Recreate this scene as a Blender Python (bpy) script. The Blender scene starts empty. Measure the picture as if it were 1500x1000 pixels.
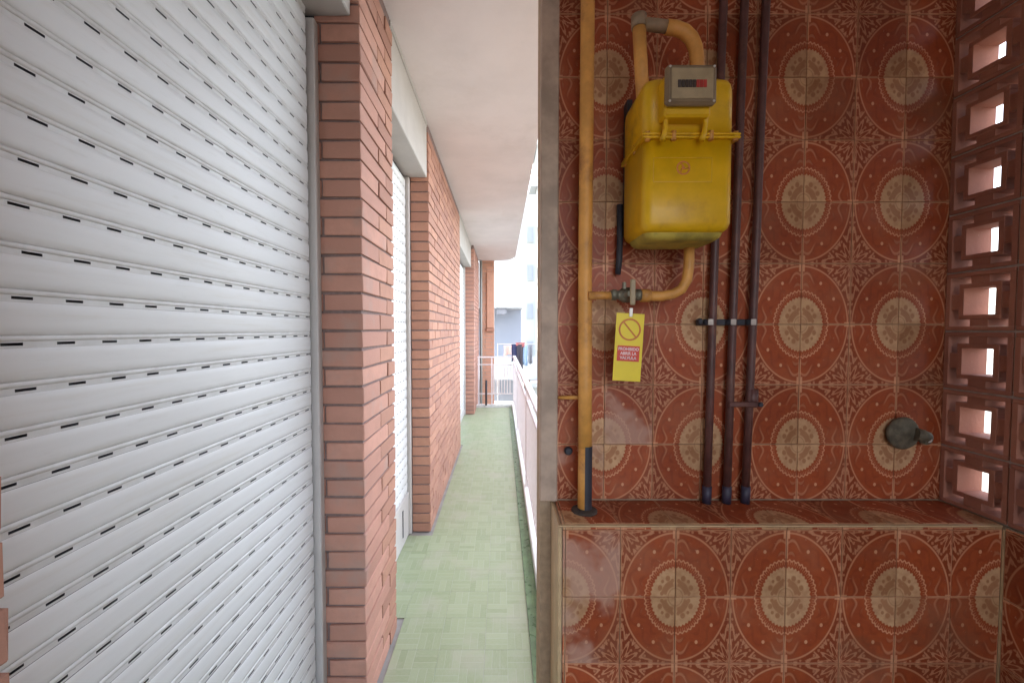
import bpy, bmesh, math, random
from mathutils import Vector, Matrix
random.seed(7)
R = math.radians
S = bpy.context.scene
C = S.collection

# ------------------------------------------------------------------ camera, sky, sun, exposure
F = 600.0                                   # focal length in pixels of a 1500 px wide picture
cam_d = bpy.data.cameras.new('camera')
cam = bpy.data.objects.new('camera', cam_d); C.objects.link(cam)
cam.location = (0, 0, 1.4)
cam.rotation_euler = (R(90 - 1.9), 0, 0)
cam_d.sensor_width = 36; cam_d.lens = 36 * F / 1500
cam_d.shift_x = 15 / 1500; cam_d.shift_y = 2.9 / 1500
cam_d.clip_start = 0.02; cam_d.clip_end = 3000
S.camera = cam

w = bpy.data.worlds.new('World'); S.world = w; w.use_nodes = True
nt = w.node_tree; bg = nt.nodes['Background']
sky = nt.nodes.new('ShaderNodeTexSky'); sky.sky_type = 'NISHITA'; sky.sun_disc = False
sun_el, sun_az = R(50), R(332)              # azimuth measured clockwise from +Y
sky.sun_elevation = sun_el; sky.sun_rotation = sun_az
sky.air_density = 1.0; sky.dust_density = 3.0; sky.ozone_density = 0.6
hs = nt.nodes.new('ShaderNodeHueSaturation'); hs.inputs['Saturation'].default_value = .5
nt.links.new(sky.outputs[0], hs.inputs['Color']); nt.links.new(hs.outputs[0], bg.inputs[0]); bg.inputs[1].default_value = 0.15
sl = bpy.data.lights.new('sun', 'SUN'); sl.energy = 2.6; sl.angle = R(0.6); sl.color = (1, .96, .9)
so = bpy.data.objects.new('sun', sl); C.objects.link(so)
sd = Vector((math.sin(sun_az) * math.cos(sun_el), math.cos(sun_az) * math.cos(sun_el), math.sin(sun_el)))
so.rotation_euler = sd.to_track_quat('Z', 'Y').to_euler()
S.view_settings.view_transform = 'Standard'; S.view_settings.look = 'None'
S.view_settings.gamma = 1; S.view_settings.exposure = 3.3
S.view_settings.use_curve_mapping = False
S.render.engine = 'CYCLES'
S.cycles.max_bounces = 10; S.cycles.diffuse_bounces = 6
S.cycles.sample_clamp_indirect = 6

# ------------------------------------------------------------------ node helpers
class E:
    """a float socket with arithmetic"""
    nt = None
    def __init__(s, v): s.v = v
    @staticmethod
    def m(op, *a, clamp=False):
        n = E.nt.nodes.new('ShaderNodeMath'); n.operation = op; n.use_clamp = clamp
        for i, x in enumerate(a):
            x = x.v if isinstance(x, E) else x
            if isinstance(x, (int, float)): n.inputs[i].default_value = x
            else: E.nt.links.new(x, n.inputs[i])
        return E(n.outputs[0])
    def __add__(s, o): return E.m('ADD', s, o)
    __radd__ = __add__
    def __sub__(s, o): return E.m('SUBTRACT', s, o)
    def __rsub__(s, o): return E.m('SUBTRACT', o, s)
    def __mul__(s, o): return E.m('MULTIPLY', s, o)
    __rmul__ = __mul__
    def __truediv__(s, o): return E.m('DIVIDE', s, o)
    def abs(s): return E.m('ABSOLUTE', s)
    def sin(s): return E.m('SINE', s)
    def sqrt(s): return E.m('SQRT', s)
    def floor(s): return E.m('FLOOR', s)
    def fract(s): return E.m('FRACT', s)
    def max(s, o): return E.m('MAXIMUM', s, o)
    def min(s, o): return E.m('MINIMUM', s, o)
    def sm(s, a, b):
        """smoothstep 0 at a, 1 at b"""
        n = E.nt.nodes.new('ShaderNodeMapRange'); n.interpolation_type = 'SMOOTHSTEP'
        E.nt.links.new(s.v, n.inputs[0])
        if a < b: n.inputs[1].default_value = a; n.inputs[2].default_value = b
        else:
            n.inputs[1].default_value = b; n.inputs[2].default_value = a
            n.inputs[3].default_value = 1; n.inputs[4].default_value = 0
        return E(n.outputs[0])
    def band(s, c, hw, soft=.01): return (s - c).abs().sm(hw + soft, max(hw - soft * .3, 0))

def mix(fac, a, b, mode='MIX'):
    n = E.nt.nodes.new('ShaderNodeMix'); n.data_type = 'RGBA'; n.blend_type = mode
    f = fac.v if isinstance(fac, E) else fac
    if isinstance(f, (int, float)): n.inputs[0].default_value = f
    else: E.nt.links.new(f, n.inputs[0])
    for i, x in ((6, a), (7, b)):
        if isinstance(x, tuple): n.inputs[i].default_value = (*x, 1)
        else: E.nt.links.new(x, n.inputs[i])
    return n.outputs[2]

def coords(kind='Object', rnd=True):
    if kind == 'World': return E.nt.nodes.new('ShaderNodeNewGeometry').outputs['Position']
    tc = E.nt.nodes.new('ShaderNodeTexCoord'); out = tc.outputs[kind]
    if rnd:
        oi = E.nt.nodes.new('ShaderNodeObjectInfo')
        a = E.nt.nodes.new('ShaderNodeVectorMath'); a.operation = 'MULTIPLY_ADD'
        E.nt.links.new(oi.outputs['Random'], a.inputs[0]); a.inputs[1].default_value = (37, 19, 53)
        E.nt.links.new(out, a.inputs[2]); out = a.outputs[0]
    return out

def noise(scale, detail=4, rough=.55, co=None, stretch=None):
    n = E.nt.nodes.new('ShaderNodeTexNoise')
    n.inputs['Scale'].default_value = scale; n.inputs['Detail'].default_value = detail
    n.inputs['Roughness'].default_value = rough
    if co is not None:
        if stretch:
            mp = E.nt.nodes.new('ShaderNodeVectorMath'); mp.operation = 'MULTIPLY'
            E.nt.links.new(co, mp.inputs[0]); mp.inputs[1].default_value = stretch; co = mp.outputs[0]
        E.nt.links.new(co, n.inputs['Vector'])
    return E(n.outputs[0])

def rand():
    oi = E.nt.nodes.new('ShaderNodeObjectInfo'); return E(oi.outputs['Random'])

def new_mat(name):
    m = bpy.data.materials.new(name); m.use_nodes = True; E.nt = m.node_tree
    return m, m.node_tree.nodes['Principled BSDF']

def bump(bs, h, strength=.3, dist=.002):
    b = E.nt.nodes.new('ShaderNodeBump'); b.inputs['Strength'].default_value = strength
    b.inputs['Distance'].default_value = dist
    E.nt.links.new(h.v, b.inputs['Height']); E.nt.links.new(b.outputs[0], bs.inputs['Normal'])

def simple(name, col, rough=.6, metal=0, var=.12, scale=12, dirt=None, dirt_amt=.3, bmp=.15, coat=0, objvar=.0, bdist=.0015):
    m, bs = new_mat(name)
    co = coords()
    n = noise(scale, 5, .6, co)
    c = mix(n.sm(.3, .7), tuple(x * (1 - var) for x in col), tuple(min(1, x * (1 + var)) for x in col))
    if objvar:
        r = rand(); c = mix(r, mix(1.0, c, tuple([1 - objvar] * 3), 'MULTIPLY'), c)
    if dirt:
        d = noise(scale * .45, 6, .7, co).sm(.52, .75) * dirt_amt
        c = mix(d, c, dirt)
    E.nt.links.new(c, bs.inputs['Base Color'])
    rr = noise(scale * 2, 3, .5, co) * .2 + (rough - .1)
    E.nt.links.new(rr.v, bs.inputs['Roughness'])
    bs.inputs['Metallic'].default_value = metal
    bs.inputs['Coat Weight'].default_value = coat
    if bmp: bump(bs, noise(scale * 8, 4, .6, co), bmp, bdist)
    return m

# ---- patterned glazed wall tile: each tile carries a quarter of the medallion, uv origin at its centre
def tile_material(name, faded=0.0):
    m, bs = new_mat(name)
    uvn = E.nt.nodes.new('ShaderNodeUVMap')
    sp = E.nt.nodes.new('ShaderNodeSeparateXYZ'); E.nt.links.new(uvn.outputs[0], sp.inputs[0])
    u, v = E(sp.outputs[0]), E(sp.outputs[1])
    co = coords(); rn = rand()
    r = (u * u + v * v).sqrt()
    a = E.m('ARCTAN2', v, u)                       # 0 .. pi/2
    fa = (a - math.pi / 4).abs()
    n1 = noise(45, 4, .6, co); n2 = noise(160, 3, .6, co)
    RED, DARK, PINK, CREAM, OLIVE = (.39, .080, .024), (.23, .042, .014), (.72, .36, .20), (.63, .39, .21), (.30, .15, .06)
    col = mix(n1.sm(.3, .72), RED, (.33, .064, .023))
    # leafy ornament in the spandrel outside the great circle
    uu, vv = 1 - u, 1 - v
    d = (uu * uu + vv * vv).sqrt(); b = E.m('ARCTAN2', vv, uu)
    fold = (b - math.pi / 4).abs()
    s1 = (d * 27 + (fold * 15).sin() * 2.4 + n2 * 2.2).sin()
    s2 = ((uu * 38).sin() * (vv * 40).sin() + (n2 - .5) * 1.2)
    orn = s1.sm(.2, .9).max(s2.sm(.45, .9) * .8) * r.sm(.97, 1.0)
    col = mix(r.sm(.965, .985) * .7, col, DARK)
    col = mix(orn * .6, col, PINK)
    # feather strokes near the outer edge where circles touch
    col = mix(r.band(.955, .009, .012) * .62, col, PINK)
    # faint darker scroll in the red field
    sc = ((r * 34 + (a * 12).sin() * 2.2).sin().sm(.5, .95)) * r.sm(.6, .66) * r.sm(.92, .86) * a.sm(1.15, 1.35).max(a.sm(.42, .22))
    col = mix(sc * .38, col, PINK)
    sc2 = ((r * 30 + (a * 12).sin() * 2.0 + 2).sin().sm(.4, .9)) * r.sm(.58, .66) * r.sm(.92, .86)
    col = mix(sc2 * .35, col, DARK)
    # little round dots
    for (du, dv) in ((.66, .42), (.39, .675)):
        dd = ((u - du) * (u - du) + (v - dv) * (v - dv)).sqrt()
        col = mix(dd.sm(.034, .022) * .85, col, PINK)
    # lace ring
    lace = (a * 44).sin()
    edge = r - lace * .012
    col = mix(edge.band(.548, .009, .01) * .75, col, PINK)
    loops = ((a * 44).sin().abs().sm(.5, .1)) * r.sm(.475, .49) * r.sm(.55, .53)
    col = mix(loops * .6, col, PINK)
    col = mix(edge.sm(.455, .435) * .93, col, mix(n1.sm(.35, .7), CREAM, (.52, .29, .15)))
    # little flower in the cream disc
    pet = None
    for (an, rr_, sz) in ((.46, .31, .055), (1.11, .31, .055), (.22, .25, .04), (1.35, .25, .04), (.785, .33, .035)):
        pu, pv = rr_ * math.cos(an), rr_ * math.sin(an)
        dd = ((u - pu) * (u - pu) + (v - pv) * (v - pv)).sqrt().sm(sz, sz * .55)
        pet = dd if pet is None else pet.max(dd)
    arc = r.band(.215, .045, .02) * fa.sm(.68, .5)
    col = mix(pet.max(arc) * .8, col, (.36, .15, .065))
    col = mix(r.band(.13, .006, .01) * .45, col, OLIVE)
    # light printed lines along the joins, broadening where two circles meet
    out = r.sm(.55, .6)
    lw_v = u.sm(.03, .018) * out
    lw_v = lw_v.max(u.sm(.065, .05) * r.sm(.86, .88))
    lw_h = (v.sm(.022, .012) * out).max(v.sm(.045, .03) * r.sm(.88, .9))
    edge2 = (1 - u).sm(.026, .014).max((1 - v).sm(.02, .01))
    col = mix(lw_v.max(lw_h) * .78, col, PINK)
    col = mix(edge2 * .7, col, PINK)
    # worn glaze, per tile tone, grime
    col = mix(noise(6, 3, .5, co).sm(.45, .75) * .25, col, (.46, .24, .14))
    col = mix(rn.sm(0, 1), mix(1.0, col, (.74, .70, .66), 'MULTIPLY'), col)
    col = mix(noise(3.2, 6, .7, coords('World')).sm(.56, .78) * .5, col, (.16, .075, .04))
    col = mix(noise(75, 4, .7, co).sm(.64, .74) * .45, col, (.60, .36, .24))
    if faded: col = mix(noise(7, 3, .5, coords('World')).sm(.42, .58) * faded, col, (.52, .33, .25))
    E.nt.links.new(col, bs.inputs['Base Color'])
    rg = noise(30, 3, .5, co) * .15 + .36
    E.nt.links.new(rg.v, bs.inputs['Roughness'])
    bs.inputs['Specular IOR Level'].default_value = .3
    bump(bs, orn * -.25 + n2 * .3 + noise(6, 2, .5, co) * 2, .12, .002)
    return m

def brick_material(name, col1, col2, stain=None):
    m, bs = new_mat(name)
    co = coords(); rn = rand()
    c = mix(rn, col1, col2)
    c = mix(noise(14, 5, .65, co).sm(.35, .7) * .5, c, tuple(x * .72 for x in col1))
    c = mix(noise(120, 3, .7, co).sm(.62, .75) * .35, c, (.5, .32, .24))
    c = mix(noise(60, 4, .7, co, (1, 1, 4)).sm(.6, .8) * .4, c, tuple(x * .5 for x in col2))
    if stain: c = mix(noise(5, 4, .6, coords('World')).sm(.5, .7) * .5, c, stain)
    E.nt.links.new(c, bs.inputs['Base Color'])
    bs.inputs['Roughness'].default_value = .82
    bump(bs, noise(90, 5, .7, co) + noise(300, 2, .6, co) * .4, .5, .002)
    return m

def floor_material():
    """green glazed floor tile printed with a basket weave of narrow strips"""
    m, bs = new_mat('green_floor_tile')
    uvn = E.nt.nodes.new('ShaderNodeUVMap')
    sp = E.nt.nodes.new('ShaderNodeSeparateXYZ'); E.nt.links.new(uvn.outputs[0], sp.inputs[0])
    u, v = E(sp.outputs[0]), E(sp.outputs[1])
    co = coords(); rn = rand()
    cu, cv = (u * 2).floor(), (v * 2).floor()
    par = E.m('MODULO', cu + cv, 2.0)
    fu, fv = (u * 2).fract(), (v * 2).fract()
    su, sv = (fu * 3).fract(), (fv * 3).fract()
    st = su * par + sv * (1 - par)
    groove = st.sm(.06, .02).max(st.sm(.94, .98)).max(fu.sm(.03, .01)).max(fv.sm(.03, .01))
    idx = (fu * 3).floor() * par + (fv * 3).floor() * (1 - par)
    tone = ((idx * 12.9 + cu * 7.7 + cv * 3.1 + rn * 40).sin() * 43.7).fract()
    c = mix(tone, (.27, .325, .185), (.335, .39, .24))
    c = mix(noise(50, 4, .6, co, (1, 6, 1)).sm(.4, .7) * .3, c, (.40, .43, .31))
    c = mix(groove * .4, c, (.44, .47, .37))
    c = mix(noise(4, 5, .6, coords('World')).sm(.48, .7) * .55, c, (.40, .40, .31))
    E.nt.links.new(c, bs.inputs['Base Color'])
    rg = noise(20, 3, .5, co) * .25 + .28
    E.nt.links.new(rg.v, bs.inputs['Roughness'])
    bump(bs, groove * -1 + noise(40, 3, .5, co) * .4, .25, .001)
    return m

M = {}
M['tile'] = tile_material('patterned_tile')
M['tile_faded'] = tile_material('patterned_tile_faded', .6)
M['grout'] = simple('grout', (.40, .29, .19), .85, scale=40, bmp=.4)
M['edge_trim'] = simple('tile_edge_cream', (.52, .36, .20), .5, scale=25, dirt=(.25, .15, .08), bmp=.1)
M['brick_shade'] = brick_material('brick_shaded_tone', (.56, .29, .215), (.42, .21, .155), stain=(.36, .27, .23))  # shaded-face copy of the brick, shade tone put into the colour
M['brick'] = brick_material('brick_orange_red', (.48, .245, .165), (.34, .165, .12))
M['brick_orange'] = brick_material('brick_bright_orange', (.64, .36, .25), (.56, .29, .20))
M['mortar'] = simple('mortar', (.22, .155, .14), .95, scale=60, bmp=.5)
M['mortar_light'] = simple('mortar_light', (.42, .34, .29), .95, scale=60, bmp=.5)
def slat_material():
    m, bs = new_mat('shutter_white'); co = coords(); wc = coords(rnd=False)
    c = mix(rand(), (.72, .73, .73), (.68, .685, .68))
    c = mix(noise(9, 5, .65, co, (1, .35, 5)).sm(.5, .8) * .4, c, (.56, .53, .46))
    c = mix(noise(70, 4, .7, co, (1, .2, 1)).sm(.55, .8) * .3, c, (.52, .51, .48))
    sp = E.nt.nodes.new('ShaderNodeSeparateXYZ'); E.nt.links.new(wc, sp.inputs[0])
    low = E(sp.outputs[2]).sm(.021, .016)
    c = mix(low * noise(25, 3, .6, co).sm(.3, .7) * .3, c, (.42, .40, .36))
    E.nt.links.new(c, bs.inputs['Base Color']); bs.inputs['Roughness'].default_value = .5
    bump(bs, noise(12, 2, .5, co, (1, .4, 3)), .25, .003); return m
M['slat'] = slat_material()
M['guide'] = simple('aluminium_white', (.55, .52, .50), .4, var=.05, scale=6, dirt=(.4, .36, .3), bmp=.03)
M['dark'] = simple('dark_interior', (.015, .014, .016), .9, bmp=0)  # near-black colour stands in for the unlit room
M['plaster'] = simple('white_plaster', (.74, .71, .68), .9, var=.05, scale=6, dirt=(.55, .50, .45), dirt_amt=.3, bmp=.35)
M['warm'] = simple('warm_bounce_plaster', (.60, .46, .34), .9, var=.05, scale=6, bmp=.3)  # colour picked to warm the light bounced into the niche
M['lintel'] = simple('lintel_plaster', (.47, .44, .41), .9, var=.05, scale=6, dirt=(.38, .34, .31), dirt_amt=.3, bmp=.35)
M['ceiling'] = simple('ceiling_paint', (.77, .69, .67), .9, var=.04, scale=3, dirt=(.58, .50, .45), dirt_amt=.4, bmp=.25)
M['floor'] = floor_material()
M['gutter'] = simple('gutter_green', (.13, .21, .10), .3, var=.25, scale=18, dirt=(.2, .28, .16), dirt_amt=.5)
M['concrete'] = simple('concrete', (.34, .32, .30), .9, scale=8, dirt=(.2, .19, .17), bmp=.4)
M['railing'] = simple('railing_paint', (.74, .66, .67), .45, var=.05, scale=14, dirt=(.45, .30, .24), dirt_amt=.25, bmp=.05)
M['kerb'] = simple('kerb_white', (.72, .71, .69), .7, var=.06, scale=20, dirt=(.5, .5, .44), bmp=.2)
M['post'] = simple('taupe_paint', (.42, .31, .235), .6, var=.22, scale=9, dirt=(.24, .17, .13), dirt_amt=.5, bmp=.15)
M['yellow'] = simple('meter_yellow', (.68, .38, .003), .42, var=.12, scale=9, dirt=(.34, .15, .01), dirt_amt=.95, bmp=.1, coat=.05)
M['yellow_dirty'] = simple('meter_yellow_grimy', (.40, .30, .05), .6, var=.3, scale=22, dirt=(.12, .11, .05), dirt_amt=.8, bmp=.3)
M['orange_print'] = simple('orange_print', (.55, .17, .03), .5, bmp=0)
M['label_print'] = simple('faded_print', (.62, .36, .02), .5, bmp=0)
M['bezel'] = simple('bezel_brown_grey', (.20, .135, .075), .5, scale=30, bmp=.1)
M['dial'] = simple('dial_plate', (.34, .25, .14), .45, scale=30, dirt=(.2, .15, .1), bmp=.05)
M['digits_black'] = simple('number_wheel_black', (.045, .028, .022), .4, bmp=0)
M['digits_red'] = simple('number_wheel_red', (.38, .03, .02), .4, bmp=0)
M['pipe_yellow'] = simple('gas_pipe_ochre', (.66, .31, .07), .5, var=.15, scale=14, dirt=(.28, .10, .035), dirt_amt=.95, bmp=.2)
M['pipe_stub'] = simple('pipe_primer_grey', (.30, .21, .13), .6, scale=25, dirt=(.5, .28, .08), dirt_amt=.6, bmp=.2)
M['pipe_dark'] = simple('pipe_brown_purple', (.10, .038, .032), .5, var=.25, scale=20, dirt=(.19, .08, .05), dirt_amt=.7, bmp=.2, coat=.05)
M['pipe_blue'] = simple('pipe_sleeve_blue', (.035, .028, .05), .5, var=.2, scale=40, bmp=.1)
M['steel'] = simple('clamp_steel', (.62, .57, .52), .35, .4, scale=40, bmp=.05)
M['black'] = simple('black_iron', (.03, .03, .04), .55, scale=30, bmp=.15)
M['dark_ring'] = simple('ring_dark_brown', (.06, .04, .03), .95, scale=40, var=.4, bmp=.6, bdist=.004)  # dark rough ring around the foot of the riser pipe
M['brass'] = simple('valve_tarnished_brass', (.20, .18, .13), .5, .5, var=.3, scale=50, dirt=(.10, .09, .09), dirt_amt=.7, bmp=.3)
M['verdigris'] = simple('verdigris_metal', (.13, .11, .075), .75, .2, var=.3, scale=50, dirt=(.14, .11, .09), dirt_amt=.6, bmp=.3)
M['tag'] = simple('tag_yellow', (.82, .62, .02), .45, var=.03, scale=20, bmp=.02)
M['tag_red'] = simple('tag_red', (.62, .05, .02), .45, bmp=0)
M['tag_ring'] = simple('tag_orange_ring', (.58, .15, .01), .45, bmp=0)
M['white_print'] = simple('white_print', (.82, .68, .66), .5, bmp=0)
M['cel'] = brick_material('celosia_terracotta', (.42, .17, .105), (.31, .115, .075))
M['ext_white'] = simple('render_white', (.40, .42, .425), .9, scale=.6, var=.05, bmp=0)
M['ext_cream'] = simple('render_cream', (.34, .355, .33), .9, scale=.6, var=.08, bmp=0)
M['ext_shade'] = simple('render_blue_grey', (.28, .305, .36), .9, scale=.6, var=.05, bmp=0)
M['ext_roof'] = simple('roof_terracotta', (.44, .24, .15), .9, scale=5, bmp=.3)
M['ground'] = simple('ground', (.10, .095, .09), .95, scale=.4, bmp=0)
M['asphalt'] = simple('asphalt', (.055, .055, .06), .9, scale=2, bmp=0)
def glass_mat():
    m, bs = new_mat('window_glass'); bs.inputs['Base Color'].default_value = (.08, .10, .11, 1)
    bs.inputs['Roughness'].default_value = .08; return m
M['glass'] = glass_mat()
for k, c in {'navy': (.03, .035, .09), 'black': (.05, .045, .06), 'ltblue': (.30, .42, .58), 'grey': (.2, .21, .24), 'red': (.35, .12, .12), 'pink': (.6, .4, .36)}.items():
    M['cl_' + k] = simple('cloth_' + k, c, .95, scale=30, bmp=.3)

# ------------------------------------------------------------------ mesh helpers
class MB:
    def __init__(s): s.v = []; s.f = []; s.uv = []; s.sm = []
    def face(s, idx, uv=None, smooth=False): s.f.append(idx); s.uv.append(uv); s.sm.append(smooth)
    def box(s, x0, x1, y0, y1, z0, z1, b=0.0):
        if b <= 0:
            n = len(s.v)
            s.v += [(x, y, z) for x in (x0, x1) for y in (y0, y1) for z in (z0, z1)]
            for q in ((0, 1, 3, 2), (4, 6, 7, 5), (0, 4, 5, 1), (2, 3, 7, 6), (0, 2, 6, 4), (1, 5, 7, 3)):
                s.face([n + i for i in q])
            return s
        bm = bmesh.new(); bmesh.ops.create_cube(bm, size=1)
        for v in bm.verts:
            v.co = ((x0 + x1) / 2 + v.co.x * (x1 - x0), (y0 + y1) / 2 + v.co.y * (y1 - y0), (z0 + z1) / 2 + v.co.z * (z1 - z0))
        bmesh.ops.bevel(bm, geom=bm.edges[:], offset=b, segments=1, affect='EDGES', profile=.5)
        return s.add_bm(bm)
    def add_bm(s, bm, smooth=False, mat=None):
        n = len(s.v); bm.verts.ensure_lookup_table()
        bm.verts.index_update()
        s.v += [tuple((mat @ v.co) if mat else v.co) for v in bm.verts]
        for f in bm.faces: s.face([n + v.index for v in f.verts], smooth=smooth)
        bm.free(); return s
    def tube(s, pts, r, seg=14, caps=True):
        pts = [Vector(p) for p in pts]; n0 = len(s.v); k = len(pts)
        rs = r if isinstance(r, (list, tuple)) else [r] * k
        up = None
        for i, p in enumerate(pts):
            d = (pts[min(i + 1, k - 1)] - pts[max(i - 1, 0)]).normalized()
            if up is None:
                up = Vector((0, 0, 1)) if abs(d.z) < .9 else Vector((0, 1, 0))
            a = d.cross(up).normalized(); bb = a.cross(d).normalized(); up = bb
            for j in range(seg):
                t = 2 * math.pi * j / seg
                s.v.append(tuple(p + (a * math.cos(t) + bb * math.sin(t)) * rs[i]))
        for i in range(k - 1):
            for j in range(seg):
                a0 = n0 + i * seg + j; a1 = n0 + i * seg + (j + 1) % seg
                s.face([a0, a1, a1 + seg, a0 + seg], smooth=True)
        if caps:
            s.face([n0 + j for j in range(seg)][::-1]); s.face([n0 + (k - 1) * seg + j for j in range(seg)])
        return s
    def lathe(s, prof, base, axis='Z', seg=24):
        """prof: list of (r, h) ; axis direction from base"""
        ax = {'Z': (Vector((1, 0, 0)), Vector((0, 1, 0)), Vector((0, 0, 1))), 'Y': (Vector((1, 0, 0)), Vector((0, 0, 1)), Vector((0, -1, 0))), 'X': (Vector((0, 1, 0)), Vector((0, 0, 1)), Vector((1, 0, 0)))}[axis]
        b = Vector(base); n0 = len(s.v)
        for (r, h) in prof:
            for j in range(seg):
                t = 2 * math.pi * j / seg
                s.v.append(tuple(b + ax[0] * r * math.cos(t) + ax[1] * r * math.sin(t) + ax[2] * h))
        for i in range(len(prof) - 1):
            for j in range(seg):
                a0 = n0 + i * seg + j; a1 = n0 + i * seg + (j + 1) % seg
                s.face([a0, a1, a1 + seg, a0 + seg], smooth=True)
        s.face([n0 + j for j in range(seg)][::-1]); s.face([n0 + (len(prof) - 1) * seg + j for j in range(seg)])
        return s
    def mesh(s, name, mat):
        me = bpy.data.meshes.new(name); me.from_pydata(s.v, [], s.f)
        if any(u is not None for u in s.uv):
            ul = me.uv_layers.new(name='UVMap'); k = 0
            for f, u in zip(s.f, s.uv):
                for i in range(len(f)):
                    ul.data[k].uv = u[i] if u else (1, 1); k += 1
        for p, q in zip(me.polygons, s.sm): p.use_smooth = q
        me.materials.append(mat)
        bm = bmesh.new(); bm.from_mesh(me); bmesh.ops.recalc_face_normals(bm, faces=bm.faces); bm.to_mesh(me); bm.free()
        return me
    def build(s, name, mat, parent=None, loc=None, **k):
        return put(name, s.mesh(name, mat), parent, loc, **k)

def put(name, me, parent=None, loc=None, rot=None, label=None, cat=None, group=None, kind=None):
    o = bpy.data.objects.new(name, me); C.objects.link(o)
    if parent: o.parent = parent
    if loc: o.location = loc
    if rot: o.rotation_euler = rot
    tag(o, label, cat, group, kind); return o

def tag(o, label=None, cat=None, group=None, kind=None):
    for k, v in (('label', label), ('category', cat), ('group', group), ('kind', kind)):
        if v: o[k] = v
    return o

def thing(name, label, cat, loc=(0, 0, 0), group=None, kind=None):
    o = bpy.data.objects.new(name, None); C.objects.link(o); o.location = loc
    o.empty_display_size = .1
    return tag(o, label, cat, group, kind)

def px(x, y, Y):
    """the point at depth Y that the photograph shows near pixel x, y (used only to read off sizes)"""
    p = R(1.9); cx = (x - 735) / F; cy = (502.9 - y) / F
    d = Vector((cx, math.cos(p) + cy * math.sin(p), -math.sin(p) + cy * math.cos(p)))
    return Vector((0, 0, 1.4)) + d * (Y / d.y)

def local(parent, *p):
    l = parent.location
    return tuple(a - b for a, b in zip(p, l))

# brick meshes, cached by size
_bc = {}
def brick_mesh(dx, dy, dz, mat):
    key = (round(dx, 3), round(dy, 3), round(dz, 3), mat)
    var = random.randrange(4)
    key = key + (var,)
    if key not in _bc:
        bm = bmesh.new(); bmesh.ops.create_cube(bm, size=1)
        for v in bm.verts: v.co = (v.co.x * dx, v.co.y * dy, v.co.z * dz)
        bmesh.ops.bevel(bm, geom=bm.edges[:], offset=.0022, segments=1, affect='EDGES', profile=.5)
        rr = random.Random(hash(key) % 1000)
        for v in bm.verts: v.co += Vector([rr.uniform(-.0018, .0018) for _ in range(3)])
        _bc[key] = MB().add_bm(bm).mesh('brick', M[mat])
    return _bc[key]
def brick(parent, x0, x1, y0, y1, z0, z1, mat='brick', jit=.0015):
    c = Vector(((x0 + x1) / 2, (y0 + y1) / 2, (z0 + z1) / 2)) - parent.location
    c += Vector((random.uniform(-jit, jit), random.uniform(-jit, jit), random.uniform(-jit, jit) * .5))
    return put('brick', brick_mesh(x1 - x0, y1 - y0, z1 - z0, mat), parent, c, rot=(0, random.uniform(-.004, .004), random.uniform(-.005, .005)))

ZC = 2.79            # ceiling
CH = .0667           # brick course
JT = .0095           # joint
WX = -.494           # face of the brick wall
NC = int(ZC / CH)

# ------------------------------------------------------------------ setting: ground, slabs, ceiling
m = MB(); m.box(-1500, 1500, -1500, 1500, -9.4, -9.0); m.build('ground', M['ground'], kind='structure')
m = MB(); m.box(.6, 9, -40, 60, -8.996, -8.98); m.build('road', M['asphalt'], kind='structure')
fl = put('floor', MB().box(-.76, .262, 1.501, 7.42, -.22, -.006).box(-.76, 1.62, -2.2, 1.501, -.22, -.006).mesh('floor', M['concrete']), kind='structure')
# floor tiles, each one a piece of the floor
ft = MB(); h = .0996
def fuv(pts): return [((x + .1) / .2, (y + .1) / .2) for x, y in pts]
ft.v = [(x, y, z) for z in (-.005, 0) for x, y in ((-h, -h), (h, -h), (h, h), (-h, h))]
q = [(-h, -h), (h, -h), (h, h), (-h, h)]
ft.face([4, 5, 6, 7], fuv(q))
for a, b in ((0, 1), (1, 2), (2, 3), (3, 0)): ft.face([a, b, b + 4, a + 4], [(.5, .5)] * 4)
ftm = ft.mesh('floor_tile', M['floor'])
for j in range(32):
    yy = 1.05 + j * .2
    for i in range(4):
        xx = .026 - i * .2
        if i == 3 and not (j * .2 + 1.05 < 2.75 or yy > 4.9 and yy < 6.7): continue
        if i == 3 and 1.4 < yy < 1.95: continue
        if yy > 7.3: continue
        put('floor_tile', ftm, fl, (xx, yy, 0), rot=(0, 0, random.choice((0, math.pi / 2))))
# niche floor tiles to the right, in front of the plinth
for j in range(8):
    for i in range(6):
        put('floor_tile', ftm, fl, (.226 + i * .2, 1.05 - j * .2, 0), rot=(0, 0, random.choice((0, math.pi / 2))))
for i in range(4):
    for j in range(5): put('floor_tile', ftm, fl, (.026 - i * .2, .85 - j * .2, 0), rot=(0, 0, random.choice((0, math.pi / 2))))
MB().box(.127, .186, 1.502, 7.36, -.005, .006).build('gutter_strip', M['gutter'], fl)
MB().box(.187, .262, 1.502, 7.42, -.004, .055, b=.004).build('kerb', M['kerb'], fl)
MB().box(-.494, .186, 7.361, 7.42, -.004, .05, b=.004).build('kerb', M['kerb'], fl)

m = MB(); n0 = 0
cl = MB()
pts = [(-.76, 1.50), (.262, 1.50), (.262, 7.85), (.16, 8.2), (-.05, 8.3), (-.76, 8.3)]
cl.v = [(x, y, ZC) for x, y in pts] + [(x, y, ZC + .22) for x, y in pts]
k = len(pts); cl.face(list(range(k))); cl.face([i + k for i in range(k)][::-1])
for i in range(k): cl.face([i, (i + 1) % k, (i + 1) % k + k, i + k])
cl.box(-.76, 1.62, -.9, 1.499, ZC, ZC + .22)
ceil_o = cl.build('ceiling', M['ceiling'], kind='structure')

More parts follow.
